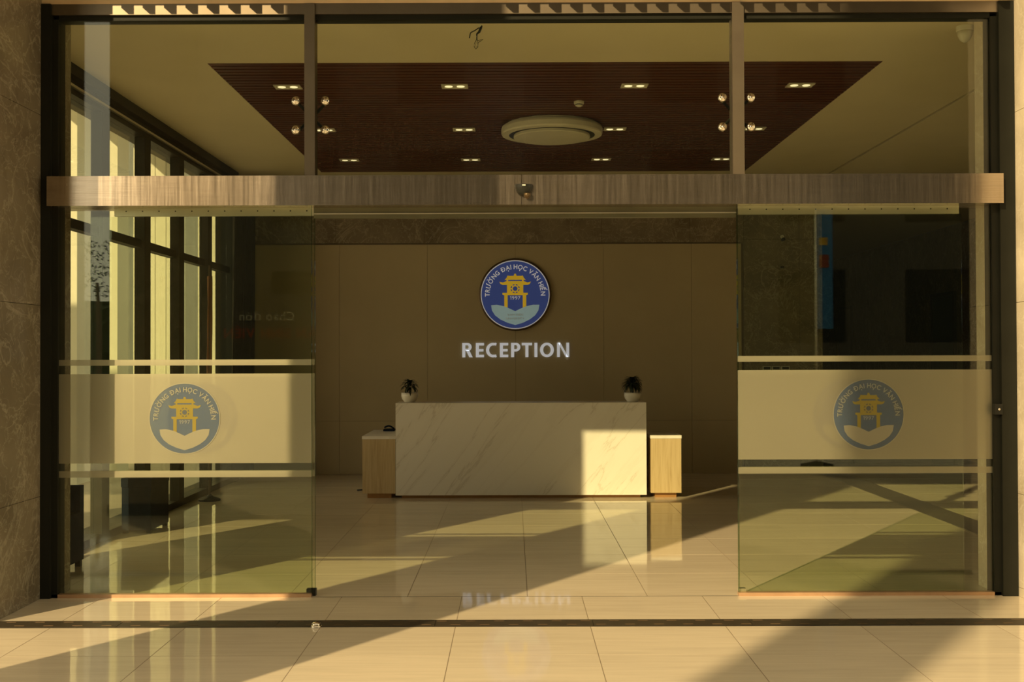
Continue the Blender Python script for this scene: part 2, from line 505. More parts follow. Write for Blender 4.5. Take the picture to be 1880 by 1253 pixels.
# ------------------------------------------------------------------ setting: floors
_tiles = {}
def tile(w, d, x, y, parent, h=0.010, ch=0.0002, mat='tile', name='tile', z=0.0):
    key = (round(w, 3), round(d, 3), mat)
    if key not in _tiles:
        bm = bx(-w / 2, w / 2, -d / 2, d / 2, -h, 0)
        top = [f for f in bm.faces if f.normal.z > 0.5 or all(abs(v.co.z) < 1e-6 for v in f.verts)]
        es = [e for e in top[0].edges]
        bmesh.ops.bevel(bm, geom=es, offset=ch, segments=1, affect='EDGES')
        bm.normal_update()
        me = bpy.data.meshes.new(name); bm.to_mesh(me); bm.free(); me.materials.append(M[mat]); _tiles[key] = me
    return link(bpy.data.objects.new(name, _tiles[key]), parent, (x, y, z))

def tile_field(parent, xs, ys, gap=0.0045):
    for a, b in zip(xs, xs[1:]):
        for c, d in zip(ys, ys[1:]):
            tile(b - a - gap, d - c - gap, (a + b) / 2, (c + d) / 2, parent)

def cuts(lo, hi, anchor, pitch):
    k = math.ceil((lo + 0.02 - anchor) / pitch); out = [lo]
    while anchor + k * pitch < hi - 0.02:
        out.append(anchor + k * pitch); k += 1
    return out + [hi]

BACK = 7.82            # back wall
XL, XS0, XS1, XR = -3.60, 4.13, 4.47, 8.0
CEIL = 3.951
fl = box('floor', -3.9, XR, -0.012, 20.7, -0.15, -0.0006, 'grout')
tag(fl, 'polished cream tile floor of the lobby', None, None, 'structure')
ROW = 0.787
tile_field(fl, cuts(XL, XS0, 0.09, 0.8), [-0.01 + ROW * i for i in range(10)] + [BACK])
tile_field(fl, cuts(XS1, XR, 4.47, 0.8), [-0.01 + ROW * i for i in range(17)])
box('tile_field_far', XS1, XR, -0.01 + ROW * 16 + 0.004, 20.7, -0.02, 0, 'tile', fl)['kind'] = 'stuff'
for i in range(10): box('border_slab', XS0 + 0.002, XS1 - 0.002, 1.3 * i + 0.002, 1.3 * i + 1.298, -0.012, 0.0, 'dark_stone', fl)

fo = box('floor_porch', -8.0, 8.0, -7.6, -0.016, -0.15, -0.0006, 'grout')
tag(fo, 'cream tile paving of the porch in front of the doors', None, None, 'structure')
xs = cuts(-5.2, 5.2, -0.347, 0.8)
tile_field(fo, xs, [-0.675, -0.012])
tile_field(fo, xs, [-0.856 - 0.634 - 0.8 * i for i in range(7, -1, -1)] + [-0.856])
box('tile_field_far', -8, -5.2, -7.6, -0.02, -0.03, 0, 'tile', fo)['kind'] = 'stuff'
box('tile_field_far', 5.2, 8, -7.6, -0.02, -0.03, 0, 'tile', fo)['kind'] = 'stuff'

dr = thing('floor_drain', (0, -0.766, 0), 'long dark slotted drain channel set in the porch floor before the doors', 'drain')
box('channel', -5.2, 5.2, -0.853, -0.678, -0.001, 0.0002, 'black_plastic', dr)
for i in range(11):
    x0 = -5.2 + 0.9455 * i
    box('grate', x0 + 0.002, x0 + 0.9435, -0.848, -0.683, 0.0002, 0.0022, 'grate_metal', dr, bevel=0.001, seg=1)
slot = None
for i in range(60):
    for r_, off in ((-0.715, 0.0), (-0.806, 0.087)):
        x = -5.15 + 0.1735 * i + off
        if x > 5.1: continue
        if slot is None:
            slot = box('slot_lip', x, x + 0.058, r_ - 0.005, r_ + 0.005, 0.0022, 0.0034, 'slot_metal', dr)
            s0 = WL[slot]
        else:
            c_ = slot.copy(); link(c_, dr, (x + 0.029, r_, s0.z))

gr = box('ground', -80, 80, -80, 80, -0.4, -0.16, 'paving'); tag(gr, 'grey paved ground around the building', None, None, 'structure')

# ------------------------------------------------------------------ setting: walls and pilasters
def slabs(parent, axis, fixed, th, us, zs, mat, gap=0.003, name='stone_slab'):
    """stone slabs on a wall face. axis 'X': wall spans x at y=fixed (slab towards -Y); 'Y+': spans y at x=fixed (slab towards +X); 'Y-'"""
    for a, b in zip(us, us[1:]):
        for c, d in zip(zs, zs[1:]):
            g = gap / 2
            if axis == 'X': box(name, a + g, b - g, fixed - th, fixed, c + g, d - g, mat, parent, bevel=0.0015, seg=1)
            elif axis == 'Y+': box(name, fixed, fixed + th, a + g, b - g, c + g, d - g, mat, parent, bevel=0.0015, seg=1)
            else: box(name, fixed - th, fixed, a + g, b - g, c + g, d - g, mat, parent, bevel=0.0015, seg=1)

ZJ = [0.0, 0.68, 1.95, 3.22, 4.49, 5.8]
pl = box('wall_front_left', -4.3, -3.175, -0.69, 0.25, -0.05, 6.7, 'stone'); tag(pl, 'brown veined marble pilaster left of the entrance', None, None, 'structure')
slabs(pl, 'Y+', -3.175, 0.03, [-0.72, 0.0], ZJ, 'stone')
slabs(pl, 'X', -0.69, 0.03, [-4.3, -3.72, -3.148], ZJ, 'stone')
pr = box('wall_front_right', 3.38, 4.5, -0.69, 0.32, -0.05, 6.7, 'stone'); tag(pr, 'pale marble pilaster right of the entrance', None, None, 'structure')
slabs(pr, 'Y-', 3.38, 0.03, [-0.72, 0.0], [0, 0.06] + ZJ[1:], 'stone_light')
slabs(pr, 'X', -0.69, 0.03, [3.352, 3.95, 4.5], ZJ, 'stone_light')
# inner jambs
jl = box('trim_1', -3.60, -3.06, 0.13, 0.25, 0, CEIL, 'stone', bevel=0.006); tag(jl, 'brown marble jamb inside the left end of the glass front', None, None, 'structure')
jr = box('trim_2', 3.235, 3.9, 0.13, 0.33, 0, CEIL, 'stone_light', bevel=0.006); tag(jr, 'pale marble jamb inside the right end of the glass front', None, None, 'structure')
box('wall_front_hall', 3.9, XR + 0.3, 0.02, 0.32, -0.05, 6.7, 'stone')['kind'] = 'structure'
bpy.data.objects['wall_front_hall']['label'] = 'stone wall right of the entrance closing the hall'
# wall above the entrance, a shallow painted lintel under it
lt = box('wall_above_doors', -4.3, 8.3, -0.037, 0.30, 3.968, 6.7, 'lintel_paint'); tag(lt, 'painted lintel wall above the glass front', None, None, 'structure')
sg = thing('sunshade_bar', (0.1, -0.46, 4.17), 'ribbed metal sunshade bar above the entrance, throwing the row of light patches', 'sunshade')
box('bar', -3.145, 3.35, -0.50, -0.415, 4.236, 4.34, 'dark_frame', sg)
rib0 = None
for i in range(45):
    x = -3.018 + 0.143 * i
    if x > 3.28: break
    if rib0 is None: rib0 = box('rib', x, x + 0.036, -0.50, -0.425, 4.177, 4.236, 'dark_frame', sg)
    else:
        c_ = rib0.copy(); link(c_, sg, (x + 0.018, WL[rib0].y, WL[rib0].z))

wb = box('wall_back', -3.9, 4.16, BACK + 0.02, BACK + 0.4, -0.05, CEIL, 'panel_joint'); tag(wb, 'beige panelled back wall behind the reception desk', None, None, 'structure')
PX = [-3.60, -2.357, -1.162, 0.033, 1.228, 2.423, 3.10]
for a, b in zip(PX, PX[1:]):
    for c, d in ((0.0, 0.717), (0.717, 3.115)):
        box('wall_panel', a + 0.0015, b - 0.0015, BACK, BACK + 0.02, c + 0.0015, d - 0.0015, 'wall_panel', wb)
slabs(wb, 'X', BACK + 0.02, 0.05, [-3.6, -2.4, -1.2, 0.0, 1.2, 2.4, 3.13], [3.13, CEIL], 'stone')
slabs(wb, 'X', BACK + 0.02, 0.05, [3.13, 3.88, 4.16], [0, 0.64, 1.907, 3.17, CEIL], 'stone')
slabs(wb, 'Y+', 4.16, 0.03, [BACK - 0.03, 9.0, 10.2], [0, 0.64, 1.907, 3.17, CEIL], 'stone')
box('return_core', 3.9, 4.16, BACK + 0.1, 20.7, -0.05, CEIL, 'stone', wb)

wr = box('wall_right', XR, XR + 0.3, 0.02, 20.7, -0.05, 4.2, 'dark_stone'); tag(wr, 'dark stone wall far at the right of the hall', None, None, 'structure')
box('wall_end', 3.9, XR + 0.3, 20.7, 21, -0.05, 4.2, 'dark_stone')['kind'] = 'structure'
bpy.data.objects['wall_end']['label'] = 'dark end wall of the hall'
for i in range(16): box('stone_slab', XR - 0.012, XR, 0.6 + 1.25 * i, 0.6 + 1.25 * i + 1.244, 0.0, 3.93, 'stone', wr)

for nm, y0, y1, mt, lb in (('door_3', 12.94, 13.95, 'door_blue', 'dark blue door in the far right wall of the hall'),
                           ('door_4', 19.17, 20.1, 'door_brown', 'dark brown door at the far end of the hall')):
    d = struct(nm, (XR - 0.03, (y0 + y1) / 2, 0), lb)
    box('leaf', XR - 0.05, XR - 0.013, y0, y1, 0, 2.68, mt, d)
    for a, b, c, e in ((y0 - 0.06, y0, 0, 2.74), (y1, y1 + 0.06, 0, 2.74), (y0, y1, 2.68, 2.74)):
        box('door_frame', XR - 0.06, XR - 0.012, a, b, c, e, 'dark_frame', d)
    obj('handle', lathe([(0.012, y0 + 0.06), (0.012, y0 + 0.18)], XR - 0.09, 0, 8, 'Y', cz=1.05), 'chrome', d)

# ceiling with a slatted wooden field
WX0, WX1, WY0, WY1 = -2.44, 2.965, 1.455, 6.89
bm = bmesh.new()
for a, b, c, d in ((-3.9, 4.085, 0.0, WY0), (-3.9, 4.085, WY1, BACK + 0.3), (-3.9, WX0, WY0, WY1), (WX1, 4.085, WY0, WY1), (4.125, XR + 0.3, 0, 21), ):
    bx(a, b, c, d, CEIL, CEIL + 0.12, bm)
ce = obj('ceiling', bm, 'ceiling_paint'); tag(ce, 'cream painted lobby ceiling around the slatted wooden field', None, None, 'structure')
box('gap_strip', 4.05, 4.16, 0.0, BACK, CEIL + 0.05, CEIL + 0.12, 'slat_back', ce)
box('field_back', WX0, WX1, WY0, WY1, CEIL + 0.06, CEIL + 0.12, 'slat_back', ce)
n_sl = 56; pit = (WY1 - WY0) / n_sl
sl0 = box('slat', WX0 + 0.004, WX1 - 0.004, WY0 + 0.006, WY0 + pit - 0.026, CEIL - 0.002, CEIL + 0.03, 'slat_wood', ce)
for i in range(1, n_sl):
    c_ = sl0.copy(); link(c_, ce, WL[sl0] + Vector((0, pit * i, 0)))

# left window wall: dark posts, transom bars, panes
PITCH = 1.142
posts = [2.265 + PITCH * k for k in range(-2, 5)]
wlft = box('wall_left', -3.80, -3.55, 6.90, BACK + 0.3, -0.05, CEIL, 'dark_frame'); tag(wlft, 'dark end pier of the left window wall', None, None, 'structure')
head = box('trim_3', -3.80, -3.57, 0.25, 6.9, 3.74, CEIL, 'dark_frame'); tag(head, 'dark beam over the left window wall', None, None, 'structure')
box('ledge', -3.57, -3.50, 0.25, 6.9, 3.86, CEIL, 'dark_frame', head)
box('ledge', -3.57, -3.54, 0.25, 6.9, 3.79, 3.81, 'aluminium', head)
sill = box('trim_4', -3.84, -3.57, 0.25, 6.9, 0.0, 0.07, 'dark_frame'); tag(sill, 'low dark sill under the left window wall', None, None, 'structure')
for i in range(6):
    y0 = max(posts[i], 0.25); y1 = posts[i + 1]
    w = struct('window_%d' % (i + 1), (-3.66, y0, 0.07), 'tall window bay with dark posts in the left wall, number %s from the entrance' % ('one two three four five six'.split()[i]))
    box('post', -3.67, -3.57, posts[i] if i else 0.25, posts[i] + 0.18, 0.07, 3.74, 'dark_frame', w, bevel=0.004, seg=1)
    a = (posts[i] if i else 0.07) + 0.18
    box('transom_bar', -3.69, -3.60, a, y1, 2.66, 2.74, 'dark_frame', w, bevel=0.004, seg=1)
    box('pane', -3.648, -3.642, a, y1, 0.07, 2.66, 'glass_clear', w)
    box('pane', -3.648, -3.642, a, y1, 2.74, 3.74, 'glass_clear', w)
    box('bead', -3.665, -3.625, a, a + 0.018, 0.07, 3.74, 'dark_frame', w)

# ------------------------------------------------------------------ entrance: frame, header, glass
HB, HT = 2.605, 2.802
fr = struct('trim_5', (0.1, 0, 0), 'dark metal frame around the whole glass front')
box('jamb', -3.148, -3.08, -0.05, 0.12, 0, 3.966, 'dark_frame', fr, bevel=0.003, seg=1)
box('jamb', 3.245, 3.345, -0.05, 0.12, 0, 3.966, 'dark_frame', fr, bevel=0.003, seg=1)
box('glazing_bead', -3.08, -3.04, -0.02, 0.10, 0, 3.87, 'dark_frame', fr)
box('glazing_bead', 3.20, 3.245, -0.02, 0.10, 0, 3.87, 'dark_frame', fr)
box('head_rail', -3.08, 3.245, -0.034, 0.12, 3.895, 3.968, 'frame_metal', fr)
box('glazing_bead', -3.04, 3.20, -0.012, 0.08, 3.862, 3.895, 'dark_frame', fr)
box('mullion', -1.387, -1.318, -0.05, 0.06, HT, 3.962, 'frame_metal', fr, bevel=0.003, seg=1)
box('mullion', 1.468, 1.546, -0.05, 0.06, HT, 3.962, 'frame_metal', fr, bevel=0.003, seg=1)
box('threshold_rail', -3.08, -1.35, -0.02, 0.03, 0, 0.022, 'copper_rail', fr, bevel=0.002, seg=1)
box('threshold_rail', 1.498, 3.245, -0.02, 0.03, 0, 0.022, 'copper_rail', fr, bevel=0.002, seg=1)
box('floor_track', -3.0, 3.2, -0.016, -0.008, -0.004, 0.0005, 'black_plastic', fr)

hd = thing('door_header', (0.08, 0, HB), 'brushed steel header box across the sliding doors', 'door header')
box('casing', -3.08, 0.058, -0.11, 0.16, HB, HT, 'steel', hd, bevel=0.004, seg=1)
box('casing', 0.0605, 3.243, -0.11, 0.16, HB, HT, 'steel', hd, bevel=0.004, seg=1)
box('track_cover', -1.34, 1.50, 0.03, 0.08, 2.535, HB, 'track_green', hd, bevel=0.003, seg=1)
box('track_lip', -1.34, 1.50, 0.02, 0.03, 2.56, 2.568, 'aluminium', hd)

for i, (a, b, lb) in enumerate(((-3.04, -1.387, 'left transom pane above the steel header'), (-1.318, 1.468, 'wide middle transom pane above the steel header'), (1.546, 3.20, 'right transom pane above the steel header'))):
    w = struct('window_%d' % (7 + i), ((a + b) / 2, 0.0, HT), lb)
    box('pane', a, b, 0.0, 0.010, HT, 3.862, 'glass', w)

FZ = ((1.547, 1.586), (0.893, 1.491), (0.799, 0.842))
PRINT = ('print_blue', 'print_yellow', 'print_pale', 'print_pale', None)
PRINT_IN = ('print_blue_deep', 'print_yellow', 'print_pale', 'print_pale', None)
def plane_xz(x0, x1, z0, z1, y):
    bm = bmesh.new(); bm.faces.new([bm.verts.new(p) for p in ((x0, y, z0), (x1, y, z0), (x1, y, z1), (x0, y, z1))]); return bm
def glazed(name, x0, x1, y, zb, zt, ecx, lb, z_off=0.0, edge=1, mats=PRINT):
    d = struct(name, ((x0 + x1) / 2, y, zb), lb)
    box('glass_pane', x0, x1, y, y + 0.010, zb, zt, 'glass', d)
    e = x1 if edge > 0 else x0
    box('glass_edge', e - 0.0015 + 0.002 * edge, e + 0.0015 + 0.002 * edge, y - 0.0005, y + 0.0105, zb, zt, 'glass_edge', d)
    for k, (a, b) in enumerate(FZ):
        f = obj('frosted_band' if k == 1 else 'frosted_stripe', plane_xz(x0, x1, a + z_off, b + z_off, y - 0.001), 'frost', d)
        f['label'] = 'frosted film on the glass'
    emblem(d, ecx, 1.192 + z_off, y - 0.002, 0.246, mats, step=0.0008)
    return d
glazed('window_10', -3.04, -1.350, 0.0, 0.02, HB, -2.198, 'fixed glass sidelight left of the doorway with frosted band and round emblem', edge=1)
glazed('window_11', 1.502, 3.20, 0.0, 0.02, HB, 2.374, 'fixed glass sidelight right of the doorway with frosted band and round emblem', 0.013, edge=-1)
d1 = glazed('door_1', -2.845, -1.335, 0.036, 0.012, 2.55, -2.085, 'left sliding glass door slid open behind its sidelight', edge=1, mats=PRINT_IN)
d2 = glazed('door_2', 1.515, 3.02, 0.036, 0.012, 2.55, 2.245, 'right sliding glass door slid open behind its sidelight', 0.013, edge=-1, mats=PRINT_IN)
for d, x0, x1 in ((d1, -2.68, -1.338), (d2, 1.515, 3.0)):
    rl = box('top_rail', x0, x1, 0.026, 0.058, 2.552, HB, 'aluminium', d, bevel=0.003, seg=1)
    n = int((x1 - x0) / 0.1105)
    for i in range(n):
        obj('screw', lathe([(0.005, 0.0255), (0.004, 0.0245)], x0 + 0.08 + i * 0.1105, 0, 8, 'Y', cz=2.585), 'black_plastic', rl)
box('guide_shoe', -1.39, -1.328, 0.025, 0.075, 0.0, 0.045, 'black_plastic', d1, bevel=0.004)
box('guide_shoe', 1.508, 1.556, 0.025, 0.075, 0.0, 0.04, 'aluminium', d2, bevel=0.004)

# spider fittings that clamp the transom panes at both mullions
def spider(x0, x1, z0, z1, lb):
    cx, cz = (x0 + x1) / 2, (z0 + z1) / 2
    s = thing('spider_fitting', (cx, 0.05, cz), lb, 'glass fitting', 'spider fittings on the transom mullions')
    obj('hub', lathe([(0.035, 0.045), (0.035, 0.085)], cx, 0, 20, 'Y', cz=cz), 'chrome', s, True)
    for x in (x0, x1):
        for z in (z0, z1):
            obj('arm', tube([(cx, 0.065, cz), (x, 0.05, z), (x, 0.012, z)], [0.012, 0.010, 0.010]), 'dark_frame', s, True)
            obj('bolt_cap', lathe([(0.030, 0.0), (0.030, -0.008), (0.022, -0.016), (0.012, -0.017), (0.010, -0.021)], x, 0, 24, 'Y', cz=z), 'chrome', s, True)
spider(-1.451, -1.257, 3.124, 3.320, 'chrome four-bolt fitting on the dark left mullion')
spider(1.409, 1.598, 3.135, 3.332, 'chrome four-bolt fitting on the right sunlit mullion')

# motion sensor on the header
sn = thing('motion_sensor', (0.073, -0.11, 2.66), 'black half-dome motion sensor on the steel header', 'sensor')
bm = bmesh.new(); prof = []
rings = []
for j in range(7):
    t_ = j / 6
    ring = []
    for i in range(17):
        a = math.pi * i / 16
        w_ = 0.061 * math.cos(t_ * math.pi / 2 * 0.94)
        ring.append(bm.verts.new((0.073 - w_ * math.cos(a), -0.108 - 0.052 * math.sin(a) * math.cos(t_ * math.pi / 2 * 0.9), 2.735 - 0.078 * math.sin(t_ * math.pi / 2))))
    rings.append(ring)
for a, b in zip(rings, rings[1:]):
    for i in range(16): bm.faces.new((a[i], a[i + 1], b[i + 1], b[i]))
bm.faces.new(list(reversed(rings[0]))); bm.faces.new(rings[-1])
bmesh.ops.recalc_face_normals(bm, faces=bm.faces)
obj('housing', bm, 'black_plastic', sn)
box('label_plate', 0.063, 0.085, -0.164, -0.160, 2.722, 2.730, 'white_plastic', sn)
obj('lens', lathe([(0.0235, 2.676), (0.023, 2.662), (0.016, 2.650), (0.006, 2.645)], 0.096, -0.135, 16), 'bronze_edge', sn, True)

# lock box on the right jamb
lk = thing('lock_switch', (3.222, -0.03, 1.2), 'small dark lock switch on the right door jamb', 'switch')
box('case', 3.196, 3.247, -0.06, -0.02, 1.205, 1.275, 'black_plastic', lk, bevel=0.005)
obj('key_barrel', lathe([(0.009, -0.060), (0.008, -0.065)], 3.222, 0, 12, 'Y', cz=1.24), 'chrome', lk, True)

# ------------------------------------------------------------------ reception desk group
DY = 5.18
ds = thing('reception_desk', (0.085, DY + 0.35, 0), 'white marble reception desk with diagonal veins in front of the beige wall', 'desk')
box('front_panel', -1.323, 1.494, DY, DY + 0.03, 0.035, 1.072, 'desk_marble', ds, bevel=0.002, seg=1)
box('side_panel', -1.323, -1.293, DY + 0.031, DY + 0.45, 0.035, 1.04, 'desk_marble', ds)
box('side_panel', 1.464, 1.494, DY + 0.031, DY + 0.45, 0.035, 1.04, 'desk_marble', ds)
box('counter_top', -1.323, 1.494, DY + 0.031, DY + 0.45, 1.041, 1.072, 'desk_marble', ds, bevel=0.002, seg=1)
box('work_surface', -1.29, 1.46, DY + 0.03, DY + 0.75, 0.70, 0.73, 'oak', ds)
box('kick_plinth', -1.26, 1.43, DY + 0.06, DY + 0.40, 0, 0.035, 'copper_kick', ds)

def cabinet(x0, x1, y0, y1, z, lb):
    c = thing('side_cabinet', ((x0 + x1) / 2, (y0 + y1) / 2, 0), lb, 'cabinet', 'oak cabinets beside the desk')
    box('front_board', x0, x1, y0, y0 + 0.02, 0.055, z - 0.035, 'oak', c, bevel=0.0015, seg=1)
    box('body', x0, x1, y0 + 0.021, y1, 0.055, z - 0.035, 'oak', c)
    box('top', x0 - 0.004, x1 + 0.004, y0 - 0.004, y1, z - 0.034, z, 'white_top', c, bevel=0.003, seg=1)
    box('kick_plinth', x0 + 0.05, x1 - 0.05, y0 + 0.05, y1 - 0.03, 0, 0.055, 'copper_kick', c)
cabinet(-1.70, -1.33, DY + 0.02, DY + 1.10, 0.70, 'oak side cabinet with white top in shade, left of the marble desk')
cabinet(1.545, 1.886, DY + 0.01, DY + 0.56, 0.70, 'oak side cabinet catching the sun, right of the marble desk')

def plant(cx, cy, z, rad, ph, n, lr, top, lb, seed):
    rnd = random.Random(seed)
    p = thing('potted_plant', (cx, cy, z), lb, 'plant', 'potted plants on the reception desk')
    pot = obj('pot', lathe([(rad * 0.55, z), (rad * 0.62, z + 0.004), (rad * 0.9, z + ph * 0.35), (rad, z + ph * 0.65), (rad * 0.99, z + ph), (rad * 0.92, z + ph), (rad * 0.9, z + ph * 0.86)], cx, cy, 32), 'pot_white', p, True)
    obj('soil', lathe([(rad * 0.9, z + ph * 0.80), (rad * 0.9, z + ph * 0.88)], cx, cy, 24), 'soil', p)
    obj('stem', tube([(cx, cy, z + ph * 0.8), (cx + 0.005, cy, z + ph + top * 0.5)], [0.013, 0.008]), 'bark', p, True)
    for k in range(n):
        a = 2 * math.pi * (k * 0.381966) + rnd.uniform(-0.3, 0.3)
        el = -0.1 + 1.5 * ((k + 0.5) / n); L = lr * rnd.uniform(0.8, 1.1) * (0.6 + 0.4 * math.cos(el))
        base = Vector((cx + 0.004 * math.cos(a), cy + 0.004 * math.sin(a), z + ph + top * (0.45 + 0.4 * (k + rnd.random()) / n)))
        bm = bmesh.new(); prev = None
        side = Vector((-math.sin(a), math.cos(a), 0)); pt = base.copy(); e = el
        for j, wd in enumerate((0.2, 0.9, 1.0, 0.7, 0.05)):
            w_ = lr * 0.11 * wd
            cur = (bm.verts.new(pt - side * w_), bm.verts.new(pt + Vector((0, 0, -w_ * 0.3))), bm.verts.new(pt + side * w_))
            if prev:
                bm.faces.new((prev[0], prev[1], cur[1], cur[0])); bm.faces.new((prev[1], prev[2], cur[2], cur[1]))
            prev = cur
            pt = pt + Vector((math.cos(a) * math.cos(e), math.sin(a) * math.cos(e), math.sin(e))) * L / 4
            e -= 0.42 + 0.2 * rnd.random()
        obj('leaf', bm, 'leaf', p, True)
plant(-1.185, DY + 0.22, 1.072, 0.095, 0.112, 36, 0.15, 0.12, 'small plant with drooping leaves in a white pot at the left end of the desk', 3)
plant(1.365, DY + 0.22, 1.072, 0.099, 0.105, 95, 0.155, 0.16, 'bushy dark plant in a white bowl pot at the right end of the desk', 5)

ph = thing('telephone', (-1.49, DY + 0.95, 0.70), 'dark curved telephone lying on the left oak cabinet', 'telephone')
box('base', -1.56, -1.43, DY + 0.85, DY + 1.02, 0.70, 0.722, 'blue_fabric', ph, bevel=0.006)
obj('handset', tube([(-1.55 + 0.115 * k / 8, DY + 0.90, 0.727 + 0.034 * math.sin(math.pi * min(1, 0.12 + k / 8 * 0.88))) for k in range(9)], 0.010), 'blue_fabric', ph, True)
cb = tag(obj('floor_cable', tube([(-1.86, 5.95, 0.006), (-1.80, 5.93, 0.012), (-1.74, 5.95, 0.02), (-1.68, 5.99, 0.008)], 0.009, 8), 'black_plastic', None, True), 'short black cable end on the floor beside the left oak cabinet', 'cable')

# ------------------------------------------------------------------ wall emblem and RECEPTION letters
em = thing('emblem_sign', (0.03, BACK - 0.03, 1.95), 'round blue university emblem sign with yellow gate on the beige wall', 'sign')
ER = 0.479; EZ = 2.427
bm = lathe([(ER + 0.012, BACK), (ER + 0.012, BACK - 0.045), (ER, BACK - 0.05)], 0.03, 0, 72, 'Y', cz=EZ)
obj('backing', bm, 'bronze_edge', em)
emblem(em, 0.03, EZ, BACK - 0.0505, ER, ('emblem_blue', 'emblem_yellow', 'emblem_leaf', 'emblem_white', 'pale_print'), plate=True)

rc = thing('reception_sign', (0.03, BACK - 0.02, 1.57), 'raised silver letters spelling RECEPTION on the beige wall', 'sign')
LX = [('R', 50, 158), ('E', 192, 277), ('C', 298, 410), ('E', 443, 530), ('P', 560, 656), ('T', 671, 779), ('I', 804, 834), ('O', 862, 1006), ('N', 1040, 1166)]
def band(cx, cy, rx, ry, tx, ty, a0, a1, n=20):
    """elliptical stroke as a list of quads, angles in degrees, y downwards"""
    out = []
    for i in range(n):
        p, q = R(a0 + (a1 - a0) * i / n), R(a0 + (a1 - a0) * (i + 1) / n)
        out.append([(cx + rx * math.cos(p), cy + ry * math.sin(p)), (cx + rx * math.cos(q), cy + ry * math.sin(q)),
                    (cx + (rx - tx) * math.cos(q), cy + (ry - ty) * math.sin(q)), (cx + (rx - tx) * math.cos(p), cy + (ry - ty) * math.sin(p))])
    return out
def rc4(x0, y0, x1, y1): return [(x0, y0), (x1, y0), (x1, y1), (x0, y1)]
def letter_shape(ch, w, h=149.0, s=31.0, t_=26.0):
    if ch == 'I': return [rc4(0, 0, w, h)]
    if ch == 'T': return [rc4(0, 0, w, t_), rc4(w / 2 - s / 2, t_, w / 2 + s / 2, h)]
    if ch == 'E': return [rc4(0, 0, s, h), rc4(s, 0, w, t_), rc4(s, h * 0.43, w * 0.93, h * 0.43 + t_ * 0.95), rc4(s, h - t_, w, h)]
    if ch == 'N': return [rc4(0, 0, s * 0.93, h), rc4(w - s * 0.93, 0, w, h), [(s * 0.4, 0), (s * 1.15, 0), (w - s * 0.4, h), (w - s * 1.15, h)]]
    if ch == 'O': return band(w / 2, h / 2, w / 2, h / 2 + 1, s * 1.05, t_, 0, 360, 40)
    if ch == 'C':
        return band(w * 0.66, h / 2, w * 0.66, h / 2 + 1, s * 1.05, t_, 72, 288, 30) + [[(w * 0.86, -0.02 * h), (w, 0.02 * h), (w * 0.93, 0.02 * h + t_), (w * 0.80, t_ * 0.97 - 2)], [(w * 0.80, h - t_ * 0.97 + 2), (w * 0.93, h - t_ - 0.02 * h), (w, h - 0.02 * h), (w * 0.86, h * 1.02)]]
    bowl = h * 0.60 if ch == 'P' else h * 0.56
    wb = w if ch == 'P' else w * 0.90
    r_ = bowl / 2
    out = [rc4(0, 0, s, h), rc4(s, 0, wb - r_, t_ * 0.9), rc4(s, bowl - t_ * 0.9, wb - r_, bowl)] + band(wb - r_, r_, r_, r_, s * 0.98, t_ * 0.9, -90, 90)
    if ch == 'R': out.append([(w * 0.36, bowl - 8), (w * 0.66, bowl - 10), (w, h), (w - s * 1.12, h)])
    return out
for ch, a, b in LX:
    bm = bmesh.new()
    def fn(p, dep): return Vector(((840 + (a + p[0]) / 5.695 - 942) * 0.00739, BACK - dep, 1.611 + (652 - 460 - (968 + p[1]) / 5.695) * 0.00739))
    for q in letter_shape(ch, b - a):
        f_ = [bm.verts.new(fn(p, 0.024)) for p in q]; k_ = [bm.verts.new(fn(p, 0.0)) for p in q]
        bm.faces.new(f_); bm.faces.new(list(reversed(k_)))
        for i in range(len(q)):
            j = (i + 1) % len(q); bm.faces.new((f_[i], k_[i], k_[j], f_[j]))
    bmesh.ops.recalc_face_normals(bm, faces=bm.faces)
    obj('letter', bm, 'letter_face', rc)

# ------------------------------------------------------------------ ceiling things
def downlight(x, y, lb):
    d = thing('downlight', (x, y, CEIL - 0.01), lb, 'downlight', 'twin downlights in the slatted ceiling')
    fb = bmesh.new()
    for a, b, c, e in ((-0.115, 0.115, -0.072, -0.05), (-0.115, 0.115, 0.05, 0.072), (-0.115, -0.1, -0.05, 0.05), (0.1, 0.115, -0.05, 0.05), (-0.1, 0.1, -0.05, 0.05)):
        bx(x + a, x + b, y + c, y + e, CEIL - (0.010 if (a, b) != (-0.1, 0.1) else 0.006), CEIL, fb)
    obj('frame', fb, 'white_plastic', d)
    for s in (-0.052, 0.052):
        g = obj('lamp', lathe([(0.034, CEIL - 0.006), (0.034, CEIL - 0.009), (0.02, CEIL - 0.012)], x + s, y, 20), 'lamp_glow', d, True)
ords = ('first', 'second', 'third', 'fourth')
rows = ((2.24, 'nearest the entrance'), (4.14, 'of the middle row'), (5.96, 'of the rear row'))
for (y, rn) in rows:
    for k, x in enumerate((-1.95, -0.50, 1.06, 2.50)):
        if rn.startswith('nearest'): lb = '%s twin downlight from the left in the ceiling row nearest the entrance' % ords[k]
        elif 'middle' in rn: lb = '%s twin downlight from the left in the middle ceiling row' % ords[k]
        else: lb = '%s twin downlight from the left in the rear ceiling row' % ords[k]
        downlight(x, y, lb)

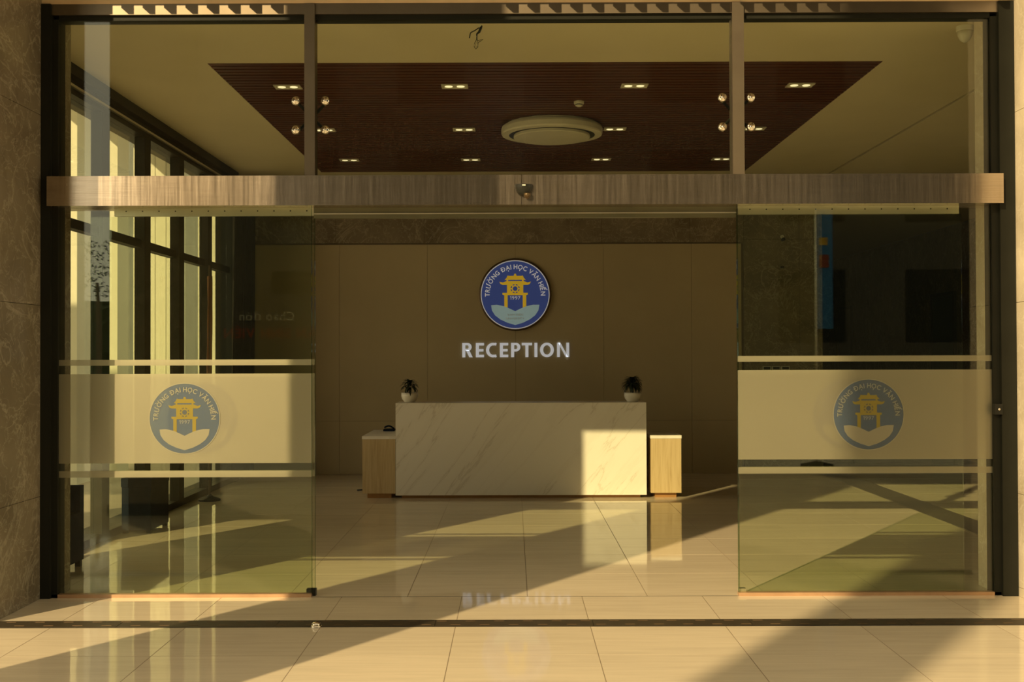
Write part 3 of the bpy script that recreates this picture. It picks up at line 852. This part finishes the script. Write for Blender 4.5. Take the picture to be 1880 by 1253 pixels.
ac = thing('ceiling_air_conditioner', (0.40, 3.91, 3.83), 'large round pale air conditioner cassette under the slatted ceiling', 'air conditioner')
ax, ay = 0.40, 3.91
prof = [(0.46, CEIL), (0.46, CEIL - 0.02), (0.505, CEIL - 0.03), (0.513, CEIL - 0.05), (0.513, CEIL - 0.095), (0.505, CEIL - 0.110), (0.436, CEIL - 0.114), (0.436, CEIL - 0.05), (0.30, CEIL - 0.05)]
obj('ring', lathe(prof, ax, ay, 72), 'white_plastic', ac)
obj('air_slot', lathe([(0.433, CEIL - 0.112), (0.433, CEIL - 0.053), (0.30, CEIL - 0.053)], ax, ay, 72), 'black_plastic', ac)
obj('centre_disc', lathe([(0.380, CEIL - 0.060), (0.388, CEIL - 0.135), (0.380, CEIL - 0.141), (0.25, CEIL - 0.147), (0.08, CEIL - 0.15)], ax, ay, 72), 'white_plastic', ac)
for a in (90, 210, 330):
    cx_, cy_ = ax + 0.405 * math.cos(R(a)), ay + 0.405 * math.sin(R(a))
    box('strut', cx_ - 0.03, cx_ + 0.03, cy_ - 0.02, cy_ + 0.02, CEIL - 0.112, CEIL - 0.07, 'white_plastic', ac)

sd = thing('smoke_detector', (0.615, 2.86, CEIL - 0.05), 'small round smoke detector on the slatted ceiling', 'smoke detector')
obj('base', lathe([(0.047, CEIL), (0.047, CEIL - 0.022), (0.042, CEIL - 0.028)], 0.615, 2.86, 28), 'white_plastic', sd)
obj('vent_ring', lathe([(0.034, CEIL - 0.028), (0.034, CEIL - 0.036)], 0.615, 2.86, 28), 'black_plastic', sd)
obj('cap', lathe([(0.034, CEIL - 0.036), (0.033, CEIL - 0.044), (0.02, CEIL - 0.05)], 0.615, 2.86, 28), 'white_plastic', sd)

dc = thing('ceiling_camera', (3.24, 0.50, CEIL - 0.12), 'pale dome camera in the upper right corner behind the glass', 'camera')
obj('mount', lathe([(0.062, CEIL), (0.062, CEIL - 0.03), (0.058, CEIL - 0.035)], 3.24, 0.50, 28), 'white_plastic', dc)
obj('dome', lathe([(0.056, CEIL - 0.035), (0.05, CEIL - 0.065), (0.036, CEIL - 0.095), (0.012, CEIL - 0.115)], 3.24, 0.50, 28), 'white_plastic', dc, True)
obj('cable', tube([(3.29, 0.5, CEIL - 0.02), (3.33, 0.42, CEIL - 0.012), (3.36, 0.33, CEIL - 0.02)], 0.006), 'black_plastic', dc, True)

hc = thing('hanging_cable', (-0.245, 0.25, 3.72), 'loose tangled cable hanging from the ceiling behind the middle transom pane', 'cable')
cy = 0.25
def cp(px, py): return (-0.24 + (px / 15.66 + 840 - 878) * 0.003765, cy, 1.611 + (652 - (20 + py / 15.66)) * 0.003765)
obj('conduit', tube([cp(680, 180), cp(675, 320), cp(680, 420)], 0.008), 'white_plastic', hc, True)
obj('sleeve', tube([cp(720, 390), cp(690, 460), cp(640, 580), cp(580, 625), cp(570, 680)], [0.006, 0.010, 0.009, 0.006, 0.005]), 'black_plastic', hc, True)
obj('hook_wire', tube([cp(640, 450), cp(520, 530), cp(400, 590), cp(380, 640), cp(362, 750)], 0.004), 'black_plastic', hc, True)
obj('wire_loop', tube([cp(575, 650), cp(560, 800), cp(510, 900), cp(500, 1000), cp(545, 1070), cp(600, 1010), cp(610, 900), cp(590, 800), cp(580, 680)], 0.0022), 'dark_frame', hc, True)
obj('wire_loop', tube([cp(590, 660), cp(580, 820), cp(540, 940), cp(570, 1040), cp(605, 960), cp(600, 850)], 0.0022), 'grey_wall', hc, True)
obj('wire_end', tube([cp(600, 830), cp(680, 800), cp(760, 790), cp(700, 830), cp(610, 880)], 0.0018), 'dark_frame', hc, True)

# ------------------------------------------------------------------ small things on the stone wall right of the panel
sw = thing('wall_switch', (3.555, BACK - 0.03, 1.40), 'row of three dark wall switches on the stone right of the panelled wall', 'switch')
for k in range(3):
    x = 3.375 + 0.125 * k
    f = box('frame', x, x + 0.115, BACK - 0.042, BACK - 0.03, 1.395, 1.445, 'white_plastic', sw, bevel=0.002, seg=1)
    box('rocker', x + 0.012, x + 0.103, BACK - 0.047, BACK - 0.042, 1.402, 1.438, 'black_plastic', f)
sc = thing('wall_sensor', (3.645, BACK - 0.03, 2.75), 'tiny black wall box on the stone beside the panelled wall', 'sensor')
box('case', 3.62, 3.67, BACK - 0.055, BACK - 0.03, 2.775, 2.80, 'black_plastic', sc, bevel=0.004)
wc = thing('wall_camera', (3.65, BACK - 0.03, 3.12), 'small grey camera high on the stone beside the panelled wall', 'camera')
obj('mount', lathe([(0.025, BACK - 0.03), (0.025, BACK - 0.045)], 3.65, 0, 16, 'Y', cz=3.20), 'white_plastic', wc)
obj('body', lathe([(0.022, BACK - 0.05), (0.024, BACK - 0.12), (0.016, BACK - 0.13)], 3.65, 0, 16, 'Y', cz=3.16), 'black_plastic', wc, True)
obj('arm', tube([(3.65, BACK - 0.045, 3.2), (3.65, BACK - 0.085, 3.165)], 0.008), 'white_plastic', wc)

# ------------------------------------------------------------------ seats and flag by the left windows
ot = thing('ottoman', (-3.42, 2.97, 0), 'dark blue upholstered cube stool by the left windows', 'stool')
box('body', -3.555, -3.29, 2.72, 3.25, 0.03, 0.42, 'blue_fabric', ot, bevel=0.02, seg=3)
box('seat_cushion', -3.56, -3.285, 2.715, 3.255, 0.422, 0.50, 'blue_fabric', ot, bevel=0.025, seg=3)
for x in (-3.53, -3.315):
    for y in (2.75, 3.22): box('foot', x - 0.02, x + 0.02, y - 0.02, y + 0.02, 0, 0.03, 'black_plastic', ot)
so = thing('sofa_chair', (-3.43, 0.93, 0), 'dark blue chair half hidden by the left marble jamb', 'chair')
box('seat', -3.56, -3.31, 0.70, 1.16, 0.05, 0.42, 'blue_fabric', so, bevel=0.03, seg=3)
box('backrest', -3.56, -3.46, 0.70, 1.16, 0.42, 0.86, 'blue_fabric', so, bevel=0.03, seg=3)
box('armrest', -3.46, -3.31, 1.08, 1.16, 0.42, 0.62, 'blue_fabric', so, bevel=0.025, seg=3)
for x in (-3.53, -3.34):
    for y in (0.73, 1.13): box('foot', x - 0.02, x + 0.02, y - 0.02, y + 0.02, 0, 0.05, 'black_plastic', so)

fg = thing('flag_stand', (-3.38, 5.05, 0), 'furled orange flag on a pole against the left window posts', 'flag')
obj('base', lathe([(0.12, 0), (0.12, 0.02), (0.04, 0.05), (0.02, 0.07)], -3.38, 5.05, 24), 'dark_frame', fg)
obj('pole', tube([(-3.38, 5.05, 0.05), (-3.38, 5.05, 2.62)], 0.012), 'bark', fg, True)
bm = bmesh.new(); rr = []
for j in range(12):
    z = 2.5 - 1.35 * j / 11
    rr.append([bm.verts.new((-3.38 + (0.022 + 0.012 * math.sin(3 * a + j * 0.4)) * math.cos(a), 5.05 + (0.022 + 0.012 * math.sin(3 * a + j * 0.4)) * math.sin(a) * 0.7, z)) for a in [2 * math.pi * i / 16 for i in range(16)]])
for a, b in zip(rr, rr[1:]):
    for i in range(16): bm.faces.new((a[i], b[i], b[(i + 1) % 16], a[(i + 1) % 16]))
obj('cloth', bm, 'orange_cloth', fg, True)

ct = thing('curtain', (-3.42, 7.1, 0.03), 'dark gathered curtain at the far end of the left windows', 'curtain')
bm = bmesh.new(); g = []
for j in range(9):
    t_ = j / 8; z = 0.04 + t_ * 3.68
    g.append([bm.verts.new((-3.50 + 0.035 * math.sin(i * 1.9 + 0.6 * t_), 6.50 + (0.14 * t_) + i * 0.045, z)) for i in range(27)])
for a, b in zip(g, g[1:]):
    for i in range(26): bm.faces.new((a[i], a[i + 1], b[i + 1], b[i]))
bmesh.ops.solidify(bm, geom=bm.faces[:], thickness=0.006)
obj('drape', bm, 'dark_cloth', ct, True)
obj('curtain_rod', tube([(-3.50, 6.45, 3.74), (-3.50, 7.75, 3.74)], 0.014), 'dark_frame', ct, True)

dsx = thing('door_stop', (-1.173, -0.845, 0), 'small domed metal door stop on the porch floor beside the drain', 'door stop')
obj('base', lathe([(0.033, 0), (0.033, 0.006), (0.028, 0.012)], -1.173, -0.845, 24), 'chrome', dsx, True)
obj('knob', lathe([(0.028, 0.012), (0.026, 0.022), (0.016, 0.030), (0.005, 0.032)], -1.173, -0.845, 24), 'chrome', dsx, True)

# ------------------------------------------------------------------ outdoors: porch pillar, canopy, colonnade, street side
cp1 = thing('canopy_pillar', (-3.63, -4.3, 0), 'square porch pillar reflected beside the bright strip in the left glass', 'pillar')
box('shaft', -3.63 - 0.444, -3.63 + 0.444, -4.744, -3.856, 0.0, 6.85, 'stone', cp1)
box('base', -3.63 - 0.46, -3.63 + 0.46, -4.76, -3.84, 0.0, 0.12, 'dark_stone', cp1)
cn = box('canopy_roof', -14, 14, -4.75, -0.08, 6.86, 7.2, 'canopy_paint'); tag(cn, 'flat canopy roof over the porch', None, None, 'structure')

cd = box('sun_block_panel', -10.4, -5.9, -3.1, -3.0, 4.0, 6.86, 'canopy_paint'); tag(cd, 'added unseen panel keeping sun off the left windows', None, None, 'structure')  # unseen panel, added so the sun stays out of the left windows
gp = thing('shadow_pylon', (-7.92, -16, 0), 'unseen tall pylon added to cast the soft shadow at lower right', 'pylon')  # unseen shaft added for its soft shadow; the real caster is unknown
box('shaft', -7.92 - 0.33, -7.92 + 0.33, -16.33, -15.67, 0.3, 16, 'grey_wall', gp)
box('plinth', -7.92 - 0.45, -7.92 + 0.45, -16.45, -15.55, -0.16, 0.3, 'grey_wall', gp)

for i, (x0, x1, y) in enumerate(((-6.5, -6.0, 8.03), (-6.25, -6.0, 9.63), (-6.35, -5.62, 11.4), (-6.1, -5.5, 14.4))):
    lb = ['cream column outside the window nearest the entrance', 'narrow cream column outside the second visible window', 'broad cream column outside the third visible window', 'cream column outside the farthest visible window'][i]
    c_ = thing('cream_column', ((x0 + x1) / 2, y + 0.25, -0.16), lb, 'column', 'cream columns outside the left windows')
    box('shaft', x0, x1, y, y + 0.5, -0.16, 5.6, 'cream_wall', c_)
    n = max(1, int((x1 - x0) / 0.22))
    for k in range(1, n + 1):
        xx = x0 + (x1 - x0) * k / (n + 1)
        box('joint', xx - 0.006, xx + 0.006, y - 0.002, y + 0.01, -0.1, 5.6, 'grey_wall', c_)
ov = box('colonnade_roof', -6.9, -3.85, 0.6, 20, 5.6, 5.9, 'cream_wall'); tag(ov, 'roof slab of the colonnade outside the left windows', None, None, 'structure')
nw = box('neighbour_wing', -22, -12, 7, 40, -0.16, 11, 'grey_wall'); tag(nw, 'grey neighbouring building wing outside the left windows', 'building')
op = thing('opposite_building', (8, -34, -0.16), 'long dull building across the forecourt, seen only as reflection', 'building')
box('wall', -11, 45, -38, -30, -0.16, 24, 'dark_building', op)
for k in range(12):
    for j in range(3):
        box('window', -8 + 4.2 * k, -5.8 + 4.2 * k, -30.05, -29.98, 2 + 4 * j, 4.4 + 4 * j, 'dark_frame', op)

# small tree and hedge seen in the reflected strip
tr = thing('forecourt_tree', (-10.1, -20, -0.16), 'small leafy tree reflected in the left glass', 'tree')
obj('trunk', tube([(-10.1, -20, -0.16), (-10.05, -20, 2.0), (-10.15, -20.1, 3.4)], [0.09, 0.07, 0.04]), 'bark', tr, True)
bm = bmesh.new(); rnd = random.Random(11)
for k in range(420):
    a, b = rnd.uniform(0, 2 * math.pi), rnd.uniform(-1, 1); r_ = 0.75 * rnd.random() ** 0.4
    c_ = Vector((-10.1 + r_ * math.cos(a), -20.05 + r_ * math.sin(a), 3.75 + b * 0.7))
    u = Vector((rnd.uniform(-1, 1), rnd.uniform(-1, 1), rnd.uniform(-1, 1))).normalized() * 0.06
    w_ = Vector((rnd.uniform(-1, 1), rnd.uniform(-1, 1), rnd.uniform(-1, 1))).normalized() * 0.025
    bm.faces.new([bm.verts.new(q) for q in (c_ - u, c_ + w_, c_ + u, c_ - w_)])
obj('foliage', bm, 'hedge_leaf', tr)
hg = thing('hedge', (-10.5, -22.5, -0.16), 'dark clipped hedge reflected low in the left glass', 'hedge')
bm = bx(-14, -8.5, -23.2, -21.8, -0.16, 3.0); bmesh.ops.subdivide_edges(bm, edges=bm.edges, cuts=14, use_grid_fill=True)
for v in bm.verts: v.co += Vector((rnd.uniform(-.08, .08), rnd.uniform(-.08, .08), rnd.uniform(-.08, .08) if v.co.z > 0 else 0))
obj('foliage', bm, 'hedge_leaf', hg)

bn = thing('banner_flag', (4.85, -10, 0), 'narrow blue feather banner reflected in the right glass', 'banner')
obj('base', lathe([(0.25, -0.16), (0.25, -0.1), (0.03, -0.05)], 4.70, -10, 20), 'dark_frame', bn)
obj('pole', tube([(4.70, -10, -0.1), (4.70, -10, 3.95)], 0.015), 'aluminium', bn, True)
box('cloth', 4.72, 4.96, -10.008, -9.992, 2.0, 3.85, 'blue_banner', bn)
box('print_patch', 4.75, 4.90, -9.992, -9.988, 2.95, 3.15, 'red_print', bn)
box('print_patch', 4.75, 4.88, -9.992, -9.988, 3.3, 3.42, 'amber_print', bn)

eb = thing('event_board', (-4.0, -12, 0), 'dark event backdrop board reflected in the left glass', 'board')
box('panel', -4.85, -3.0, -12.06, -12.0, 0.35, 2.68, 'board_face', eb)
for x in (-4.7, -3.15): box('leg', x - 0.03, x + 0.03, -12.2, -12.07, -0.15, 2.4, 'dark_frame', eb)
bm = line_text(bmesh.new(), 'Chào đón', -4.25, -11.995, 2.22, 0.15, face=1, bold=0.0); obj('lettering', bm, 'grey_wall', eb)
bm = line_text(bmesh.new(), 'TÂN SINH VIÊN', -4.1, -11.995, 1.92, 0.16, face=1, bold=0.02); obj('lettering', bm, 'red_print', eb)
